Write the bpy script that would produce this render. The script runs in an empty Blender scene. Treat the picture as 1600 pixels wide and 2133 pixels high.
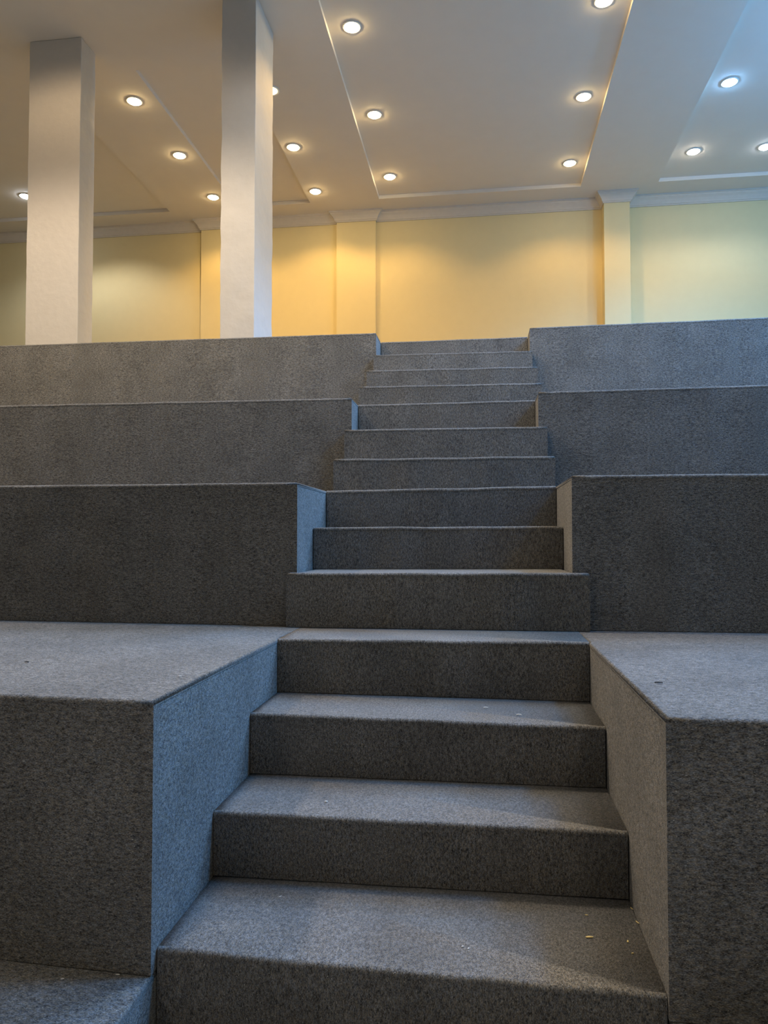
import bpy, bmesh, math, random
from mathutils import Vector, noise
random.seed(7)
sc = bpy.context.scene
COL = sc.collection
ZO = 1.485                      # eye height above the hall floor; measurements below are relative to the eye

# ------------------------------------------------------------------ helpers
def link(o, parent=None):
    COL.objects.link(o)
    if parent: o.parent = parent
    return o

def mesh(name, verts, faces, mat, parent=None, bevel=0.0, seg=3, smooth=False):
    me = bpy.data.meshes.new(name)
    me.from_pydata([tuple(v) for v in verts], [], faces)
    bm = bmesh.new(); bm.from_mesh(me)
    bmesh.ops.recalc_face_normals(bm, faces=bm.faces)
    bm.to_mesh(me); bm.free()
    me.materials.append(mat)
    o = link(bpy.data.objects.new(name, me), parent)
    if bevel:
        b = o.modifiers.new('edge', 'BEVEL'); b.width = bevel; b.segments = seg
        b.limit_method = 'ANGLE'; b.angle_limit = math.radians(40)
        b.harden_normals = True
        smooth = True
    if smooth:
        for p in me.polygons: p.use_smooth = True
    return o

def thing(name, label, cat, loc=(0, 0, 0), group=None, kind='thing'):
    o = link(bpy.data.objects.new(name, None)); o.location = loc
    o.empty_display_size = 0.1
    tag(o, label, cat, group, kind); return o

def tag(o, label, cat, group=None, kind='thing'):
    o['label'] = label; o['category'] = cat; o['kind'] = kind
    if group: o['group'] = group
    return o

def struct(o): o['kind'] = 'structure'; return o

def wob(x, y, z, s=9.0, a=0.0015):
    return a * (noise.noise(Vector((x * s, y * s + 3.1, z * s))))

def box(name, x0, x1, y0, y1, z0, z1, mat, parent=None, bevel=0.0, seg=3, org=(0, 0, 0)):
    v = [(x - org[0], y - org[1], z - org[2]) for z in (z0, z1) for y in (y0, y1) for x in (x0, x1)]
    f = [(0, 1, 3, 2), (4, 6, 7, 5), (0, 4, 5, 1), (2, 3, 7, 6), (0, 2, 6, 4), (1, 5, 7, 3)]
    return mesh(name, v, f, mat, parent, bevel, seg)

def slab(name, outline, thick, mat, parent, org, bevel=0.007, keep=()):
    """outline: list of (x, y, ztop) going round; a carpeted board of that thickness"""
    n = len(outline)
    v = [(x - org[0], y - org[1], z - org[2]) for x, y, z in outline] + \
        [(x - org[0], y - org[1], z - thick - org[2]) for x, y, z in outline]
    f = [tuple(range(n)), tuple(reversed(range(n, 2 * n)))]
    for i in range(n):
        j = (i + 1) % n
        f.append((i, j, n + j, n + i))
    o = mesh(name, v, f, mat, parent)
    me = o.data                       # only the upper edge is rolled over; the front panel meets the underside flush
    w = me.attributes.new('bevel_weight_edge', 'FLOAT', 'EDGE')
    for e in me.edges:
        a, c = sorted(e.vertices)
        flat = any((i0, j0) in ((a, c), (c, a)) for i0, j0 in keep)      # edges butting against a neighbouring board
        w.data[e.index].value = 1.0 if c < n and not flat else 0.0
        e.use_edge_sharp = max(e.vertices) >= n
    b = o.modifiers.new('edge', 'BEVEL'); b.width = bevel; b.segments = 4
    b.limit_method = 'WEIGHT'; b.harden_normals = True
    for p in me.polygons: p.use_smooth = True
    return o

def edge_pts(a, b, step=0.06, amp=0.0022, zamp=0.0013):
    """points from a to b (x,y,z) with the slight waviness of hand-laid carpet"""
    n = max(2, int(abs(b[0] - a[0]) / step))
    out = []
    for i in range(n + 1):
        t = i / n
        x, y, z = (a[k] + (b[k] - a[k]) * t for k in range(3))
        e = min(1, 6 * t, 6 * (1 - t))
        out.append((x, y + e * wob(x, y, z, 7, amp * 2), z + e * wob(x, y + 5, z, 5, zamp * 2)))
    return out

# ------------------------------------------------------------------ materials
def new_mat(name):
    m = bpy.data.materials.new(name); m.use_nodes = True
    nt = m.node_tree; bs = nt.nodes['Principled BSDF']
    return m, nt, bs

def carpet(name, scale, dark, light):
    """dense loop-pile carpet: stretched loops, two-tone yarn, stray pale fibres, worn bloom, deep bump"""
    m, nt, bs = new_mat(name)
    N, L = nt.nodes.new, nt.links.new
    geo = N('ShaderNodeNewGeometry')
    mp = N('ShaderNodeMapping'); mp.inputs['Scale'].default_value = scale
    L(geo.outputs['Position'], mp.inputs['Vector'])
    n1 = N('ShaderNodeTexNoise'); n1.inputs['Scale'].default_value = 1.9          # single loops
    n1.inputs['Detail'].default_value = 2.0; n1.inputs['Roughness'].default_value = 0.6
    L(mp.outputs[0], n1.inputs['Vector'])
    n0 = N('ShaderNodeTexNoise'); n0.inputs['Scale'].default_value = 0.62         # clumped yarn
    n0.inputs['Detail'].default_value = 1.0
    L(mp.outputs[0], n0.inputs['Vector'])
    cm = N('ShaderNodeMix'); cm.data_type = 'FLOAT'; cm.inputs['Factor'].default_value = 0.34
    L(n1.outputs[0], cm.inputs['A']); L(n0.outputs[0], cm.inputs['B'])
    r1 = N('ShaderNodeValToRGB')
    e = r1.color_ramp.elements
    e[0].position = 0.35; e[0].color = (*dark, 1)
    e[1].position = 0.68; e[1].color = (*light, 1)
    md = r1.color_ramp.elements.new(0.5); md.color = tuple(dark[k] * .58 + light[k] * .42 for k in range(3)) + (1,)
    L(cm.outputs['Result'], r1.inputs[0])
    # heather: some loops a touch browner, some cooler
    nh = N('ShaderNodeTexNoise'); nh.inputs['Scale'].default_value = 1.1; nh.inputs['Detail'].default_value = 1.0
    ofs = N('ShaderNodeVectorMath'); ofs.inputs[1].default_value = (31.7, 12.3, 8.1)
    L(mp.outputs[0], ofs.inputs[0]); L(ofs.outputs[0], nh.inputs['Vector'])
    rh = N('ShaderNodeValToRGB'); e = rh.color_ramp.elements
    e[0].position = 0.40; e[0].color = (1.08, 1.0, 0.86, 1); e[1].position = 0.60; e[1].color = (0.94, 1.0, 1.08, 1)
    L(nh.outputs[0], rh.inputs[0])
    hm = N('ShaderNodeMix'); hm.data_type = 'RGBA'; hm.blend_type = 'MULTIPLY'; hm.inputs['Factor'].default_value = 1.0
    L(r1.outputs[0], hm.inputs['A']); L(rh.outputs[0], hm.inputs['B'])
    # pale stray fibres
    n2 = N('ShaderNodeTexNoise'); n2.inputs['Scale'].default_value = 2.3; n2.inputs['Detail'].default_value = 1.0
    L(mp.outputs[0], n2.inputs['Vector'])
    r2 = N('ShaderNodeValToRGB'); e = r2.color_ramp.elements
    e[0].position = 0.66; e[0].color = (0, 0, 0, 1); e[1].position = 0.80; e[1].color = (1, 1, 1, 1)
    L(n2.outputs[0], r2.inputs[0])
    mx = N('ShaderNodeMix'); mx.data_type = 'RGBA'
    L(r2.outputs[0], mx.inputs['Factor']); L(hm.outputs['Result'], mx.inputs['A'])
    mx.inputs['B'].default_value = (light[0] * 2.2, light[1] * 2.2, light[2] * 2.1, 1)
    # broad yarn-lot / foot-traffic variation
    n3 = N('ShaderNodeTexNoise'); n3.inputs['Scale'].default_value = 5.0; n3.inputs['Detail'].default_value = 2.0
    L(geo.outputs['Position'], n3.inputs['Vector'])
    mr = N('ShaderNodeMapRange'); mr.inputs['From Min'].default_value = 0.3; mr.inputs['From Max'].default_value = 0.7
    mr.inputs['To Min'].default_value = 0.86; mr.inputs['To Max'].default_value = 1.14
    L(n3.outputs[0], mr.inputs['Value'])
    mu = N('ShaderNodeMix'); mu.data_type = 'RGBA'; mu.blend_type = 'MULTIPLY'; mu.inputs['Factor'].default_value = 1.0
    L(mx.outputs['Result'], mu.inputs['A']); L(mr.outputs[0], mu.inputs['B'])
    L(mu.outputs['Result'], bs.inputs['Base Color'])
    bs.inputs['Roughness'].default_value = 1.0
    bs.inputs['Specular IOR Level'].default_value = 0.08
    bs.inputs['Sheen Weight'].default_value = 0.12
    bs.inputs['Sheen Roughness'].default_value = 0.6
    bp = N('ShaderNodeBump'); bp.inputs['Strength'].default_value = 0.6; bp.inputs['Distance'].default_value = 0.004
    L(cm.outputs['Result'], bp.inputs['Height']); L(bp.outputs[0], bs.inputs['Normal'])
    return m

CD, CL = (0.026, 0.026, 0.027), (0.300, 0.292, 0.281)
M_TIER = carpet('carpet_tier', (118, 222, 285), CD, CL)       # pile laid along the tiers
M_STEP = carpet('carpet_step', (285, 178, 136), CD, CL)        # pile laid across the steps
M_SIDE = carpet('carpet_side', (225, 150, 205), CD, CL)

def paint(name, col, rough=0.75, bump=0.15, bscale=14, var=0.05):
    m, nt, bs = new_mat(name)
    N, L = nt.nodes.new, nt.links.new
    geo = N('ShaderNodeNewGeometry')
    n = N('ShaderNodeTexNoise'); n.inputs['Scale'].default_value = bscale; n.inputs['Detail'].default_value = 4
    L(geo.outputs['Position'], n.inputs['Vector'])
    mr = N('ShaderNodeMapRange'); mr.inputs['To Min'].default_value = 1 - var; mr.inputs['To Max'].default_value = 1 + var
    L(n.outputs[0], mr.inputs['Value'])
    mu = N('ShaderNodeMix'); mu.data_type = 'RGBA'; mu.blend_type = 'MULTIPLY'; mu.inputs['Factor'].default_value = 1
    mu.inputs['A'].default_value = (*col, 1); L(mr.outputs[0], mu.inputs['B'])
    L(mu.outputs['Result'], bs.inputs['Base Color'])
    bs.inputs['Roughness'].default_value = rough
    bs.inputs['Specular IOR Level'].default_value = 0.25
    bp = N('ShaderNodeBump'); bp.inputs['Strength'].default_value = bump; bp.inputs['Distance'].default_value = 0.006
    L(n.outputs[0], bp.inputs['Height']); L(bp.outputs[0], bs.inputs['Normal'])
    return m

M_WALL = paint('wall_paint', (0.74, 0.62, 0.35), 0.7, 0.08, 9, 0.03)
M_CEIL = paint('ceiling_paint', (0.74, 0.685, 0.61), 0.8, 0.05, 6, 0.03)
M_COLW = paint('white_plaster', (0.60, 0.57, 0.535), 0.7, 0.5, 16, 0.04)
M_FLOOR = paint('hall_floor', (0.55, 0.53, 0.50), 0.5, 0.05, 4, 0.05)
M_CORN = paint('cornice_plaster', (0.66, 0.59, 0.50), 0.75, 0.2, 18, 0.05)

def plain(name, col, rough=0.4, metal=0.0):
    m, nt, bs = new_mat(name)
    bs.inputs['Base Color'].default_value = (*col, 1); bs.inputs['Roughness'].default_value = rough
    bs.inputs['Metallic'].default_value = metal
    n = nt.nodes.new('ShaderNodeTexNoise'); n.inputs['Scale'].default_value = 80
    mr = nt.nodes.new('ShaderNodeMapRange'); mr.inputs['To Min'].default_value = rough * 0.8; mr.inputs['To Max'].default_value = min(1, rough * 1.2)
    nt.links.new(n.outputs[0], mr.inputs['Value']); nt.links.new(mr.outputs[0], bs.inputs['Roughness'])
    return m
M_RING = plain('lamp_ring', (0.85, 0.82, 0.76), 0.35)
M_LINT = plain('lint', (0.75, 0.73, 0.68), 0.9)
M_DARK = plain('dark_fluff', (0.015, 0.014, 0.013), 0.9)
M_WOOD = plain('wood_splinter', (0.75, 0.60, 0.26), 0.7)

def glow(name, col, strength):
    m = bpy.data.materials.new(name); m.use_nodes = True
    nt = m.node_tree; nt.nodes.clear()
    e = nt.nodes.new('ShaderNodeEmission'); o = nt.nodes.new('ShaderNodeOutputMaterial')
    e.inputs[0].default_value = (*col, 1); e.inputs[1].default_value = strength
    nt.links.new(e.outputs[0], o.inputs[0]); return m

WARM = (1.0, 0.62, 0.21); SOFT = (1.0, 0.72, 0.42); NEUT = (1.0, 0.86, 0.68); COOL = (0.78, 0.88, 1.0); BLUE = (0.11, 0.43, 1.0)
LENS = 85.0
M_L = {'warm': glow('lamp_warm', (1.0, 0.74, 0.36), LENS), 'neutral': glow('lamp_neutral', (1, 0.93, 0.82), LENS),
       'cool': glow('lamp_cool', COOL, LENS), 'blue': glow('lamp_blue', (0.22, 0.52, 1.0), LENS * 1.8),
       'dim': glow('lamp_dim', (1.0, 0.85, 0.5), 2.2)}
L_COL = {'warm': WARM, 'soft': SOFT, 'peach': (1.0, 0.79, 0.56), 'white': (1.0, 0.95, 0.90), 'neutral': NEUT, 'cool': COOL, 'blue': BLUE, 'dim': WARM}

M_FUZZ = plain('pile_fibre', (0.34, 0.33, 0.315), 1.0)
def fuzz(parent, org, lines, per_m=420):
    """loose pile fibres standing proud along the folded edges of the carpet"""
    v, f = [], []
    for (a, b, out) in lines:
        a, b, out = Vector(a), Vector(b), Vector(out)
        t = (b - a).normalized()
        for _ in range(int((b - a).length * per_m)):
            u = random.random()
            p = a.lerp(b, u) - out * random.uniform(0, .007)
            d = (out + Vector((random.gauss(0, .5), random.gauss(0, .5), random.gauss(0, .5)))).normalized() * random.uniform(.003, .0065)
            w_ = t * random.uniform(.0003, .0006)
            k = len(v)
            bend = d * .55 + Vector((0, 0, random.uniform(-.001, .001)))
            for q_ in (p - w_, p + w_, p + bend + w_ * .8, p + bend - w_ * .8, p + d):
                v.append((q_ - Vector(org)))
            f += [(k, k + 1, k + 2, k + 3), (k + 3, k + 2, k + 4)]
    o = mesh('pile_fuzz', v, f, M_FUZZ, parent)
    o['kind'] = 'stuff'
    return o

# ------------------------------------------------------------------ measured layout (eye-relative)
# step: XL, yL, zL, XR, yR, zR of the nosing
S = {1: (-.736, 1.619, -.934, .367, 1.581, -.929), 2: (-.738, 1.975, -.758, .367, 1.977, -.758),
     3: (-.738, 2.298, -.565, .366, 2.309, -.575), 4: (-.7384, 2.614, -.372, .3679, 2.647, -.368),
     5: (-.797, 2.945, -.149, .412, 2.930, -.142), 6: (-.761, 3.276, .041, .349, 3.285, .045),
     7: (-.761, 3.558, .226, .349, 3.571, .241), 8: (-.791, 3.875, .417, .376, 3.875, .416),
     9: (-.786, 4.163, .617, .363, 4.160, .613), 10: (-.751, 4.444, .811, .315, 4.450, .816),
     11: (-.805, 4.771, .992, .382, 4.782, .986), 12: (-.804, 5.091, 1.172, .382, 5.103, 1.166),
     13: (-.799, 5.400, 1.357, .370, 5.412, 1.352), 14: (-.786, 5.719, 1.538, .352, 5.711, 1.538),
     0: (-.735, 1.29, -1.115, .366, 1.27, -1.115), -1: (-.735, .98, -1.30, .366, .96, -1.30)}
# tier: XL, yL, zL, XR, yR, zR, slope left, slope right
T = {0: (-.737, .90, -.985, .3685, .88, -.975, .03, .01),
     1: (-.739, 1.594, -.372, .3685, 1.571, -.368, .042, .008),
     2: (-.763, 2.985, .226, .351, 2.965, .241, .026, .017),
     3: (-.753, 4.215, .811, .317, 4.202, .816, -.020, -.028),
     4: (-.788, 5.451, 1.538, .354, 5.465, 1.538, -.011, -.028)}
WY, H = 9.66, 4.35
XW0, XW1, YF = -9.0, 6.5, -5.0
FL = -ZO
TIER_L = {0: -4.0, 1: -4.5, 2: -6.0, 3: -7.5, 4: XW0 + .01}
TIER_R = {0: 3.5, 1: 3.5, 2: 4.5, 3: 5.5, 4: XW1 - .01}
TH = 0.014

# ------------------------------------------------------------------ seating tiers
names = {0: 'lowest', 1: 'second', 2: 'third', 3: 'fourth', 4: 'top'}
tier_label = {
 (0, 'l'): 'grey carpeted low platform at the foot of the seating, left of the aisle steps',
 (0, 'r'): 'grey carpeted low platform at the foot of the seating, right of the aisle steps',
 (1, 'l'): 'nearest carpeted seating tier left of the stairs, wide pale top, blue-lit aisle side',
 (1, 'r'): 'nearest carpeted seating tier right of the stairs, wide pale top, brownish aisle side',
 (2, 'l'): 'dark grey carpeted seating tier rising behind the nearest left tier',
 (2, 'r'): 'dark brownish-grey carpeted seating tier rising behind the nearest right tier',
 (3, 'l'): 'grey carpeted seating tier left of the stairs, third front up, below the top tier',
 (3, 'r'): 'dark blue-lit carpeted seating tier right of the stairs, just below the top tier',
 (4, 'l'): 'topmost grey carpeted seating tier left of the stairs, carrying the two pillars',
 (4, 'r'): 'topmost blue-grey carpeted seating tier right of the stairs, before the pale wall'}

def front_y(k, side, x):
    XL, yL, zL, XR, yR, zR, sl, sr = T[k]
    return yL + sl * (XL - x) * 1.0 if side == 'l' else yR + sr * (x - XR)

def zt(k, side):
    return T[k][2] if side == 'l' else T[k][5]

def make_tier(k, side):
    xi = T[k][0] if side == 'l' else T[k][3]
    xo = TIER_L[k] if side == 'l' else TIER_R[k]
    z = zt(k, side)
    zb = zt(k - 1, side) + .002 if k else FL + .001
    fi, fo = front_y(k, side, xi), front_y(k, side, xo)
    if k < 4:
        xin = T[k + 1][0] if side == 'l' else T[k + 1][3]
        bo, bi = front_y(k + 1, side, xo) + .06, front_y(k + 1, side, xin) + .06
    else:
        bo = bi = WY - .004
    org = (xi, fi, zb + ZO)
    root = thing('seating_tier', tier_label[(k, side)], 'seating tier', org, 'carpeted seating tiers either side of the aisle')
    O = (xi, fi, zb)
    fr = edge_pts((xo, fo, z), (xi, fi, z), 0.06)
    # back edge; where the next tier stands further from the aisle the deck fills the corner
    ym = {0: fi + .3, 1: S[4], 2: S[7], 3: S[10], 4: S[14]}[k]
    if k: ym = (ym[1] if side == 'l' else ym[4]) + .002
    back = [(xi, ym, z), (xi, bi, z), (xo, bo, z)]
    n = len(fr)
    slab('deck', fr + back, TH, M_TIER, root, O, 0.0105, keep=((n, n + 1),) if k else ())
    lo, hi = -4.6, 4.2
    seq = [p for p in fr if lo < p[0] < hi]
    U = Vector((0, -.7, .7))
    ls = [(Vector(p) + Vector((0, .003, -.003)), Vector(q2) + Vector((0, .003, -.003)), U) for p, q2 in zip(seq, seq[1:])]
    if k: ls.append(((xi, fi + .004, z - .003), (xi, ym - .02, z - .003), (.7 if side == 'l' else -.7, 0, .7)))
    ls.append(((xi, fi + .001, z - .01), (xi, fi + .001, {0: zb, 1: zb, 2: S[5][2], 3: S[9][2], 4: S[13][2]}[k] + .025), (.7 if side == 'l' else -.7, -.7, 0)))
    fuzz(root, O, ls)
    # front panel hangs from the deck nose
    n = len(fr)
    ins = 0.0008
    v, f = [], []
    for (x, y, zz) in fr:
        v += [(x - O[0], y + ins - O[1], zz - TH - O[2]), (x - O[0], y + ins - O[1], 0.0),
              (x - O[0], y + .03 - O[1], zz - TH - O[2]), (x - O[0], y + .03 - O[1], 0.0)]
    for i in range(n - 1):
        a, b = 4 * i, 4 * i + 4
        f += [(a, b, b + 1, a + 1), (a + 2, a + 3, b + 3, b + 2), (a, a + 2, b + 2, b), (a + 1, b + 1, b + 3, a + 3)]
    f += [(0, 1, 3, 2), (4 * n - 4, 4 * n - 2, 4 * n - 1, 4 * n - 3)]
    mesh('front_panel', v, f, M_TIER, root, 0.0, smooth=False)
    # aisle side
    s = 1 if side == 'l' else -1
    x0, x1 = (xi - .03, xi - .0015) if side == 'l' else (xi + .0015, xi + .03)
    yb = {0: S[1][1] + .1, 1: S[5][1] + .02, 2: S[8][1] + .0, 3: S[11][1] + .0, 4: S[14][1] + .5}[k]
    yb = min(yb, bi)
    sp = box('aisle_side_panel', x0, x1, fi + .03, yb, zb, z - TH, M_SIDE, root, 0, org=O)
    # closing panel for the outer end
    box('end_panel', min(xo, xo + s * .03), max(xo, xo + s * .03), fo + .03, bo, zb, z - TH, M_SIDE, root, 0, org=O)
    return root

for k in range(5):
    for side in 'lr':
        make_tier(k, side)

# ------------------------------------------------------------------ staircase
stair = thing('staircase', 'straight grey carpeted flight of steps climbing between the seating tiers', 'stairs', (-.185, 1.6, 0))
SO = (-.185, 1.6, -ZO)
NOTCH = {5: 2, 9: 3, 13: 4}
for i in range(-1, 15):
    XL, yL, zL, XR, yR, zR = S[i]
    zL0, zR0 = (S[i - 1][2], S[i - 1][5]) if i > -1 else (FL, FL)
    if i < 14:
        nb = S[i + 1]; bL, bR = nb[1] + .03, nb[4] + .03
    else:
        bL = bR = WY - .004
    nose = edge_pts((XL, yL, zL), (XR, yR, zR), 0.05, 0.0022, 0.0016)
    xbL, xbR = XL, XR
    if i in NOTCH:
        t = T[NOTCH[i]]; xbL, xbR = t[0] + .002, t[3] - .002
        fyL, fyR = t[1] - .003, t[4] - .003
        rest = [(XR, fyR, zR), (xbR, fyR, zR), (xbR, bR, zR), (xbL, bL, zL), (xbL, fyL, zL), (XL, fyL, zL)]
    elif i in (8, 11, 12):
        rest = [(XR, bR, zR), (XL, bL, zL)]
    else:
        rest = [(XR, bR, zR), (XL, bL, zL)]
    if i == 4:      # the landing fills the gap up to the wider tier behind
        rest = [(XR, bR, zR), (XL, bL, zL)]
    n = len(nose); tot = n + len(rest)
    keep = ((n - 1, n), (n, n + 1), (n + 1, 0)) if i not in NOTCH and i not in (8, 11, 12) else ()
    st = slab('step', nose + rest, TH, M_STEP, stair, SO, 0.0105, keep=keep)
    D3 = Vector((0, .003, -.003))
    ls = [(Vector(p) + D3, Vector(q2) + D3, (0, -.7, .7)) for p, q2 in zip(nose, nose[1:])]
    if i not in (5, 8, 9, 11, 12, 13):       # these noses run between the tier walls
        ls[0] = (ls[0][0].lerp(ls[0][1], .3), ls[0][1], ls[0][2]); ls[-1] = (ls[-1][0], ls[-1][0].lerp(ls[-1][1], .7), ls[-1][2])
    if i in (5, 8, 9, 11, 12, 13):
        ls += [((XL, yL + .001, zL - .01), (XL, yL + .001, zL0 + .014), (-.7, -.7, 0)),
               ((XR, yR + .001, zR - .01), (XR, yR + .001, zR0 + .014), (.7, -.7, 0))]
    if i > 0: fuzz(st, SO, ls)
    # riser under the nose, with cheeks back to the next step
    ins = .0008
    v, f = [], []
    n = len(nose)
    for (x, y, z) in nose:
        t = (x - XL) / (XR - XL); zb = zL0 + (zR0 - zL0) * t + .002
        v += [(x - SO[0], y + ins - SO[1], z - TH - SO[2]), (x - SO[0], y + ins - SO[1], zb - SO[2]),
              (x - SO[0], y + .025 - SO[1], z - TH - SO[2]), (x - SO[0], y + .025 - SO[1], zb - SO[2])]
    for q in range(n - 1):
        a, b = 4 * q, 4 * q + 4
        f += [(a, b, b + 1, a + 1), (a + 2, a + 3, b + 3, b + 2), (a, a + 2, b + 2, b), (a + 1, b + 1, b + 3, a + 3)]
    f += [(0, 1, 3, 2), (4 * n - 4, 4 * n - 2, 4 * n - 1, 4 * n - 3)]
    r = mesh('riser', v, f, M_STEP, st)
    # cheeks (closed sides of the free-standing steps)
    if i in (5, 8, 9, 11, 12, 13):
        for (x, y0, z, zb, y1, sg) in ((XL, yL, zL, zL0, (T[NOTCH[i]][1] - .004) if i in NOTCH else bL - .03, 1),
                                       (XR, yR, zR, zR0, (T[NOTCH[i]][4] - .004) if i in NOTCH else bR - .03, -1)):
            if y1 - y0 < .03: continue
            box('cheek', min(x, x + sg * .02), max(x, x + sg * .02), y0 + .0255, y1, zb + .002, z - TH, M_SIDE, st, 0, org=SO)

# ------------------------------------------------------------------ room shell
def zbox(name, x0, x1, y0, y1, z0, z1, mat, parent=None, bevel=0):
    return box(name, x0, x1, y0, y1, z0 + ZO, z1 + ZO, mat, parent, bevel)
struct(zbox('floor', XW0, XW1, YF, WY, FL - .1, FL, M_FLOOR))
wall_back = struct(zbox('wall_back', XW0 - .1, XW1 + .1, WY, WY + .15, FL, H + .3, M_WALL))
struct(zbox('wall_left', XW0 - .15, XW0, YF, WY, FL, H + .3, M_WALL))
struct(zbox('wall_right', XW1, XW1 + .15, YF, WY, FL, H + .3, M_WALL))

# ceiling with recessed trays: one mesh built from cells
REC = 0.045
trays = [(-1.300, 1.235, -3.5, 9.25), (-3.19, -2.207, 6.36, 9.25), (-8.4, -4.128, 4.2, 9.25), (2.163, 5.9, -3.5, 9.25)]
def tray_at(x, y):
    return any(a < x < b and c < y < d for a, b, c, d in trays)
xs = sorted({XW0, XW1, *[t[0] for t in trays], *[t[1] for t in trays]})
ys = sorted({YF, WY, *[t[2] for t in trays], *[t[3] for t in trays]})
bm = bmesh.new()
def q(*p): bm.faces.new([bm.verts.new((x, y, z + ZO)) for x, y, z in p])
nx, ny = len(xs) - 1, len(ys) - 1
cell = [[H + REC if tray_at((xs[i] + xs[i + 1]) / 2, (ys[j] + ys[j + 1]) / 2) else H for j in range(ny)] for i in range(nx)]
for i in range(nx):
    for j in range(ny):
        a, b, c, d, z = xs[i], xs[i + 1], ys[j], ys[j + 1], cell[i][j]
        q((a, c, z), (a, d, z), (b, d, z), (b, c, z))
        if i + 1 < nx and cell[i + 1][j] != z:
            w = cell[i + 1][j]; q((b, c, z), (b, d, z), (b, d, w), (b, c, w))
        if j + 1 < ny and cell[i][j + 1] != z:
            w = cell[i][j + 1]; q((a, d, z), (b, d, z), (b, d, w), (a, d, w))
# upper skin closes the slab
q((XW0, YF, H + .2), (XW1, YF, H + .2), (XW1, WY, H + .2), (XW0, WY, H + .2))
bmesh.ops.remove_doubles(bm, verts=bm.verts, dist=1e-5)
me = bpy.data.meshes.new('ceiling'); bm.to_mesh(me); bm.free(); me.materials.append(M_CEIL)
struct(link(bpy.data.objects.new('ceiling', me)))

# pilasters
PIL = [(-3.826, -3.30, .06), (-1.925, -1.393, .055), (1.549, 1.866, .18), (-5.9, -5.45, .06)]
for a, b, p in PIL[:3]:
    zbox('pilaster', a, b, WY - p, WY, 1.542, H, M_WALL, wall_back)

# cornice swept along the wall and round the pilasters
prof = [(.000, -.125), (.012, -.125), (.016, -.112), (.024, -.108), (.032, -.085), (.048, -.058), (.066, -.040),
        (.074, -.034), (.078, -.022), (.090, -.018), (.092, 0.0), (.0, 0.0)]
path = [(XW0, 0.0)]
for a, b, p in sorted(PIL[:3]):
    path += [(a, 0.0), (a, p), (b, p), (b, 0.0)]
path += [(XW1, 0.0)]
v, f = [], []
m = len(prof)
for k, (x, p) in enumerate(path):
    # mitre direction: average of adjoining segment outward normals
    nrm = []
    for (u, w) in ((k - 1, k), (k, k + 1)):
        if u < 0 or w >= len(path): continue
        dx, dp = path[w][0] - path[u][0], path[w][1] - path[u][1]
        l = math.hypot(dx, dp); nrm.append((-dp / l, dx / l))
    if len(nrm) == 1: nx_, np_ = nrm[0]
    else:
        nx_, np_ = nrm[0][0] + nrm[1][0], nrm[0][1] + nrm[1][1]
    for (o_, z) in prof:
        v.append((x + nx_ * o_, WY - (p + np_ * o_) + .0, H + z + ZO))
for k in range(len(path) - 1):
    for j in range(m - 1):
        f.append((k * m + j, k * m + j + 1, (k + 1) * m + j + 1, (k + 1) * m + j))
f += [tuple(range(m)), tuple(range((len(path) - 1) * m, len(path) * m))]
struct(mesh('trim_1', v, f, M_CORN))

# ------------------------------------------------------------------ pillars
def pillar(x0, x1, y0, y1, zb, zt_, label, amp):
    root = thing('pillar', label, 'pillar', ((x0 + x1) / 2, (y0 + y1) / 2, zb + ZO))
    c = ((x0 + x1) / 2, (y0 + y1) / 2)
    ring = []
    def seg(a, b, n):
        return [(a[0] + (b[0] - a[0]) * t / n, a[1] + (b[1] - a[1]) * t / n) for t in range(n)]
    ring = seg((x0, y0), (x1, y0), 6) + seg((x1, y0), (x1, y1), 8) + seg((x1, y1), (x0, y1), 6) + seg((x0, y1), (x0, y0), 8)
    n = len(ring); hz = 70
    v, f = [], []
    for k in range(hz + 1):
        z = zb + (zt_ - zb) * k / hz
        for (x, y) in ring:
            d = Vector((x - c[0], y - c[1]))
            a = amp * (noise.noise(Vector((x * 6, y * 6, z * 5))) + .7 * noise.noise(Vector((x * 17, y * 17, z * 13))))
            dn = d.normalized()
            v.append((x - c[0] + dn.x * a, y - c[1] + dn.y * a, z - zb))
    for k in range(hz):
        for i in range(n):
            j = (i + 1) % n
            f.append((k * n + i, k * n + j, (k + 1) * n + j, (k + 1) * n + i))
    f += [tuple(range(n)), tuple(range(hz * n, hz * n + n))]
    mesh('shaft', v, f, M_COLW, root, 0.006, 2)
    return root
pillar(-3.925, -3.440, 5.86, 6.10, 1.541, H - .001, 'broad cream-lit plastered pillar, left one of two on the top tier', .003)
pillar(-2.057, -1.774, 5.56, 6.05, 1.541, H - .001, 'narrow white plastered pillar with bluish right face, nearer the stairs', .006)

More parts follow.
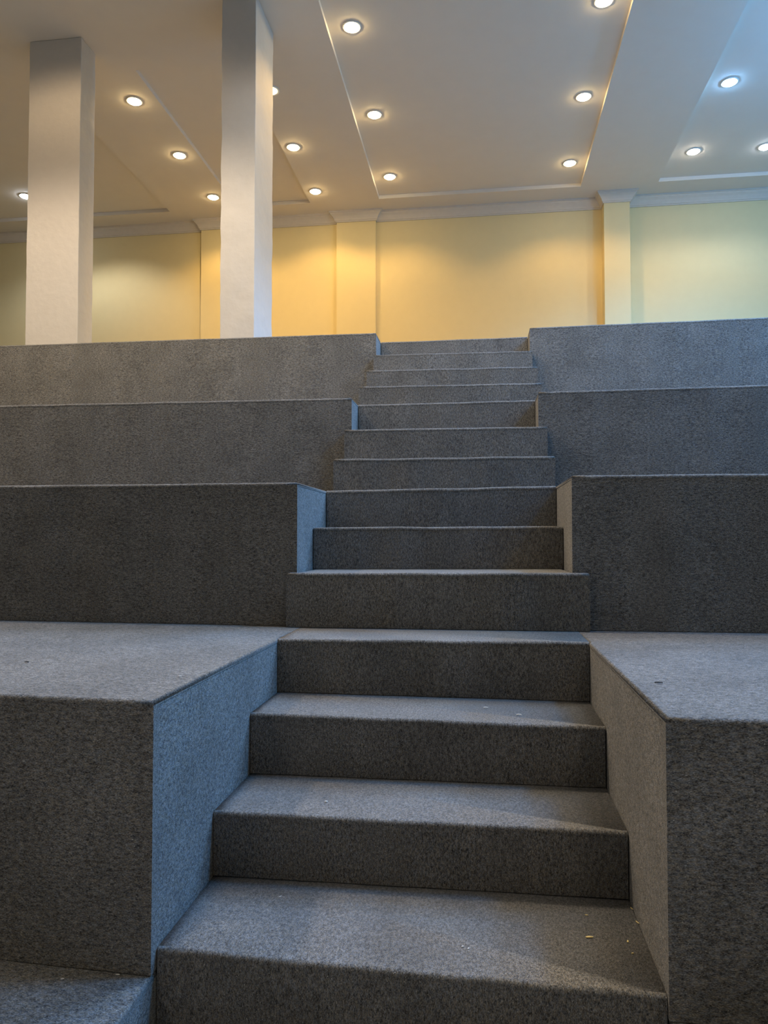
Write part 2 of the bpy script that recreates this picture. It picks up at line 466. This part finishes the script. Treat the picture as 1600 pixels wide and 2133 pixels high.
# ------------------------------------------------------------------ downlights
def lathe(pts, n=28):
    v, f = [], []
    for (r, z) in pts:
        for k in range(n):
            a = 2 * math.pi * k / n; v.append((r * math.cos(a), r * math.sin(a), z))
    for i in range(len(pts) - 1):
        for k in range(n):
            l = (k + 1) % n
            f.append((i * n + k, i * n + l, (i + 1) * n + l, (i + 1) * n + k))
    return v, f
RING_V = lathe([(.066, -.0002), (.080, -.0002), (.083, -.004), (.079, -.008), (.070, -.010), (.063, -.007), (.062, -.0002)])
_lv, _lf = lathe([(.0615, -.004), (.0605, -.011), (.052, -.019), (.036, -.024), (.016, -.026), (.0005, -.0265)])
W_SPOT = {'warm': 56, 'neutral': 38, 'cool': 36, 'white': 60, 'blue': 340}
def spot(parent, loc, kind, watt, size=134, blend=.5, soft=.035):
    l = bpy.data.lights.new('lamp_light', 'SPOT'); l.energy = watt; l.color = L_COL[kind]
    l.spot_size = math.radians(size); l.spot_blend = blend; l.shadow_soft_size = soft
    o = link(bpy.data.objects.new('lamp_light', l), parent); o.location = loc; return o

lamps = [  # x, y, kind, label
 (-1.095, 6.108, 'warm', 'lit warm round downlight, nearest of the left row inside the centre ceiling tray'),
 (-1.093, 7.439, 'warm', 'lit warm round downlight, middle of the left row inside the centre ceiling tray'),
 (-1.099, 8.771, 'warm', 'lit warm round downlight at the far end of the centre ceiling tray, left corner'),
 (1.009, 6.076, 'warm', 'lit warm round downlight, nearest of the right row inside the centre ceiling tray'),
 (1.025, 7.406, 'warm', 'lit warm round downlight, middle of the right row inside the centre ceiling tray'),
 (1.041, 8.727, 'warm', 'lit warm round downlight at the far end of the centre ceiling tray, right corner'),
 (-2.072, 7.870, 'warm', 'lit warm round downlight just right of the white pillar on the flat ceiling strip'),
 (-2.064, 8.932, 'warm', 'lit warm downlight closest to the wall on the flat strip right of the white pillar'),
 (-2.02, 6.821, 'dim', 'dim round downlight half hidden by the right edge of the white pillar'),
 (-3.425, 6.813, 'warm', 'lit warm round downlight nearest the cream pillar, first of three between the pillars'),
 (-3.404, 7.870, 'warm', 'lit warm round downlight, second of three in the row between the pillars'),
 (-3.398, 8.913, 'warm', 'lit warm round downlight beside the left edge of the white pillar, closest to the wall'),
 (-5.824, 8.657, 'cool', 'small white downlight at the left edge of the cream pillar'),
 (2.411, 8.646, 'neutral', 'white round downlight above the pale right end of the wall'),
 (2.392, 7.351, 'blue', 'bright blue round downlight on the right of the ceiling'),
 (3.186, 8.644, 'cool', 'bluish white downlight at the right edge of the view near the wall'),
]
ring_me = lens_me = None
for (x, y, kind, label) in lamps:
    z = H + (REC if tray_at(x, y) else 0)
    root = thing('downlight', label, 'downlight', (x, y, z + ZO), 'recessed ceiling downlights')
    mesh('trim_ring', *RING_V, M_RING, root, smooth=True)
    mesh('lens', _lv, _lf, M_L[kind], root, smooth=True)
    if kind != 'dim':
        spot(root, (0, 0, -.03), kind, W_SPOT[kind])

# unseen spots without fixtures, added and tuned to light decks, fronts and pillars
def unseen_spot(x, y, kind, watt, size=138, blend=.35, soft=.28):
    spot(None, (x, y, H + ZO - .03), kind, watt, size, blend, soft).name = 'unseen_light'
for y, k, w_ in ((4.6, 'white', 40), (3.4, 'neutral', 190), (2.05, 'neutral', 80)):
    unseen_spot(-1.095, y, k, w_); unseen_spot(1.02, y, k, w_ * .12)
for y, k, w_ in ((4.8, 'soft', 55), (3.4, 'peach', 470)):
    unseen_spot(-3.42, y, k, w_, size=165 if k == 'soft' else 138, blend=.3)
for x, y, w_ in ((2.39, 6.1, 560), (2.39, 4.9, 340), (3.2, 2.85, 520), (5.6, 2.85, 600), (4.6, 5.0, 250)):
    unseen_spot(x, y, 'blue', w_, soft=.35)
unseen_spot(3.2, 6.1, 'cool', 60); unseen_spot(1.4, 4.25, 'cool', 170)
for x, y in ((-2.4, -.9), (1.6, -.9), (-2.4, -3.2), (1.6, -3.2)):      # over the hall floor, added for bounce onto low fronts and ceiling
    unseen_spot(x, y, 'neutral', 85, size=110)
unseen_spot(-5.8, 6.0, 'cool', 90); unseen_spot(-5.8, 3.4, 'neutral', 90)
spot(None, (-5.05, 8.66, H + REC + ZO - .03), 'white', 42).name = 'unseen_light'
for x, y, w_ in ((3.7, 6.0, 80), (5.2, 7.4, 30)):          # unseen point lights added to tint the right of the ceiling blue
    l = bpy.data.lights.new('unseen_light', 'POINT'); l.energy = w_; l.color = L_COL['blue']; l.shadow_soft_size = .12
    link(bpy.data.objects.new('unseen_light', l)).location = (x, y, H + ZO - .55)

# ------------------------------------------------------------------ litter on the carpet
F_PX, YAW, PIT = 1531.884, math.radians(7.59762), math.radians(1.908385)
def scrap(name, x, y, z, ln, wd, ht, ang, mat, label, cat, group=None):
    # a bent little flake: lofted strip with an uneven outline
    v, f = [], []
    n = 5
    for k in range(n):
        t = k / (n - 1) - .5
        w = wd * (.5 - abs(t) * .55) * random.uniform(.8, 1.2)
        u = t * ln; lift = ht * (.5 + .5 * math.cos(t * 5 + ang))
        for (sx, sz) in ((-w, lift * .3), (w, lift * .3), (w * .7, lift * .3 + ht * .5), (-w * .7, lift * .3 + ht * .5)):
            v.append((u * math.cos(ang) - sx * math.sin(ang), u * math.sin(ang) + sx * math.cos(ang), sz))
    for k in range(n - 1):
        for j in range(4):
            f.append((4 * k + j, 4 * k + (j + 1) % 4, 4 * k + 4 + (j + 1) % 4, 4 * k + 4 + j))
    f += [(0, 1, 2, 3), (4 * n - 4, 4 * n - 3, 4 * n - 2, 4 * n - 1)]
    o = mesh(name, v, f, mat); o.location = (x, y, z + ZO + .0005)
    return tag(o, label, cat, group)

def pix(x, y, z):
    a, b = (x - 800) / F_PX, (1066.5 - y) / F_PX
    yr = math.cos(PIT) - b * math.sin(PIT); zz = math.sin(PIT) + b * math.cos(PIT)
    t = z / zz
    return ((a * math.cos(YAW) - yr * math.sin(YAW)) * t, (a * math.sin(YAW) + yr * math.cos(YAW)) * t)
LINT = 'lint flecks on the carpet'
for (px, py, z, ln, wd, ht, ang, mat, name, label, cat, grp) in [
  (1228, 1953, -.929, .017, .007, .003, .15, M_WOOD, 'wood_splinter', 'yellowish wood splinter lying on the lowest tread, right half', 'splinter', None),
  (1222, 1907, -.929, .008, .003, .002, -.2, M_WOOD, 'wood_chip', 'tiny yellow wood chip behind the bigger splinter on the lowest tread', 'wood chip', None),
  (1308, 1962, -.929, .010, .005, .003, 1.4, M_WOOD, 'crumb', 'yellow crumb on the lowest tread near its right wall, right of the splinter', 'crumb', None),
  (1318, 1987, -.929, .006, .004, .003, .6, M_WOOD, 'crumb', 'yellow crumb nearest the front of the lowest tread', 'crumb', None),
  (1316, 1893, -.929, .012, .003, .002, 1.9, M_WOOD, 'wood_shaving', 'thin yellow shaving in the back right corner of the lowest tread', 'shaving', None),
  (1328, 1922, -.929, .014, .003, .002, 2.0, M_WOOD, 'wood_shaving', 'thin yellow shaving along the right wall of the lowest tread', 'shaving', None),
  (964, 1973, -.931, .006, .004, .003, .4, M_LINT, 'lint_fleck', 'pale lint fleck in the middle of the lowest tread', 'lint', LINT),
  (976, 1977, -.931, .007, .004, .003, 1.2, M_LINT, 'lint_fleck', 'pale lint fleck in the middle of the lowest tread', 'lint', LINT),
  (680, 1671, -.758, .009, .006, .004, .3, M_LINT, 'lint_fleck', 'white lint fleck on the second tread, left of its middle', 'lint', LINT),
  (1012, 1475, -.570, .015, .006, .005, .2, M_LINT, 'lint_fleck', 'pale fluff on the third tread, left of another fluff', 'lint', LINT),
  (1081, 1490, -.571, .017, .006, .005, -.1, M_LINT, 'lint_fleck', 'pale fluff on the third tread, closer to its right end', 'lint', LINT),
  (584, 1868, -.932, .008, .003, .002, .9, M_LINT, 'lint_fleck', 'pale thread near the back left of the lowest tread', 'lint', LINT),
  (374, 1410, -.371, .010, .005, .004, .1, M_LINT, 'lint_fleck', 'white lint fleck on the nearest left tier top', 'lint', LINT),
  (130, 2040, -.983, .007, .003, .003, .8, M_LINT, 'lint_fleck', 'pale lint fleck on the low platform at bottom left', 'lint', LINT),
  (245, 2031, -.983, .009, .003, .002, .3, M_LINT, 'lint_fleck', 'pale thread on the low platform near the aisle, bottom left', 'lint', LINT),
  (56, 1380, -.371, .011, .009, .004, .3, M_DARK, 'dark_fluff', 'dark bit of fluff on the pale top of the nearest left tier', 'fluff', None),
  (1372, 1423, -.367, .020, .006, .004, .1, M_DARK, 'dark_fluff', 'dark bit of fluff on the pale top of the nearest right tier', 'fluff', None)]:
    scrap(name, *pix(px, py, z), z, ln, wd, ht, ang, mat, label, cat, grp)

# ------------------------------------------------------------------ camera, world, view
cam = bpy.data.cameras.new('camera'); co = link(bpy.data.objects.new('camera', cam))
cam.sensor_fit = 'HORIZONTAL'; cam.sensor_width = 36.0; cam.lens = F_PX / 1600 * 36.0
cam.clip_start = .05; cam.clip_end = 100
co.location = (0, 0, ZO); co.rotation_euler = (math.pi / 2 + PIT, 0, YAW)
sc.camera = co

w = bpy.data.worlds.new('hall_ambient'); sc.world = w; w.use_nodes = True
bg = w.node_tree.nodes['Background']
bg.inputs[0].default_value = (1.0, 0.87, 0.70, 1); bg.inputs[1].default_value = 0.05

vs = sc.view_settings
vs.view_transform = 'Standard'; vs.look = 'None'; vs.exposure = 0.40; vs.gamma = 1.0; vs.use_curve_mapping = False
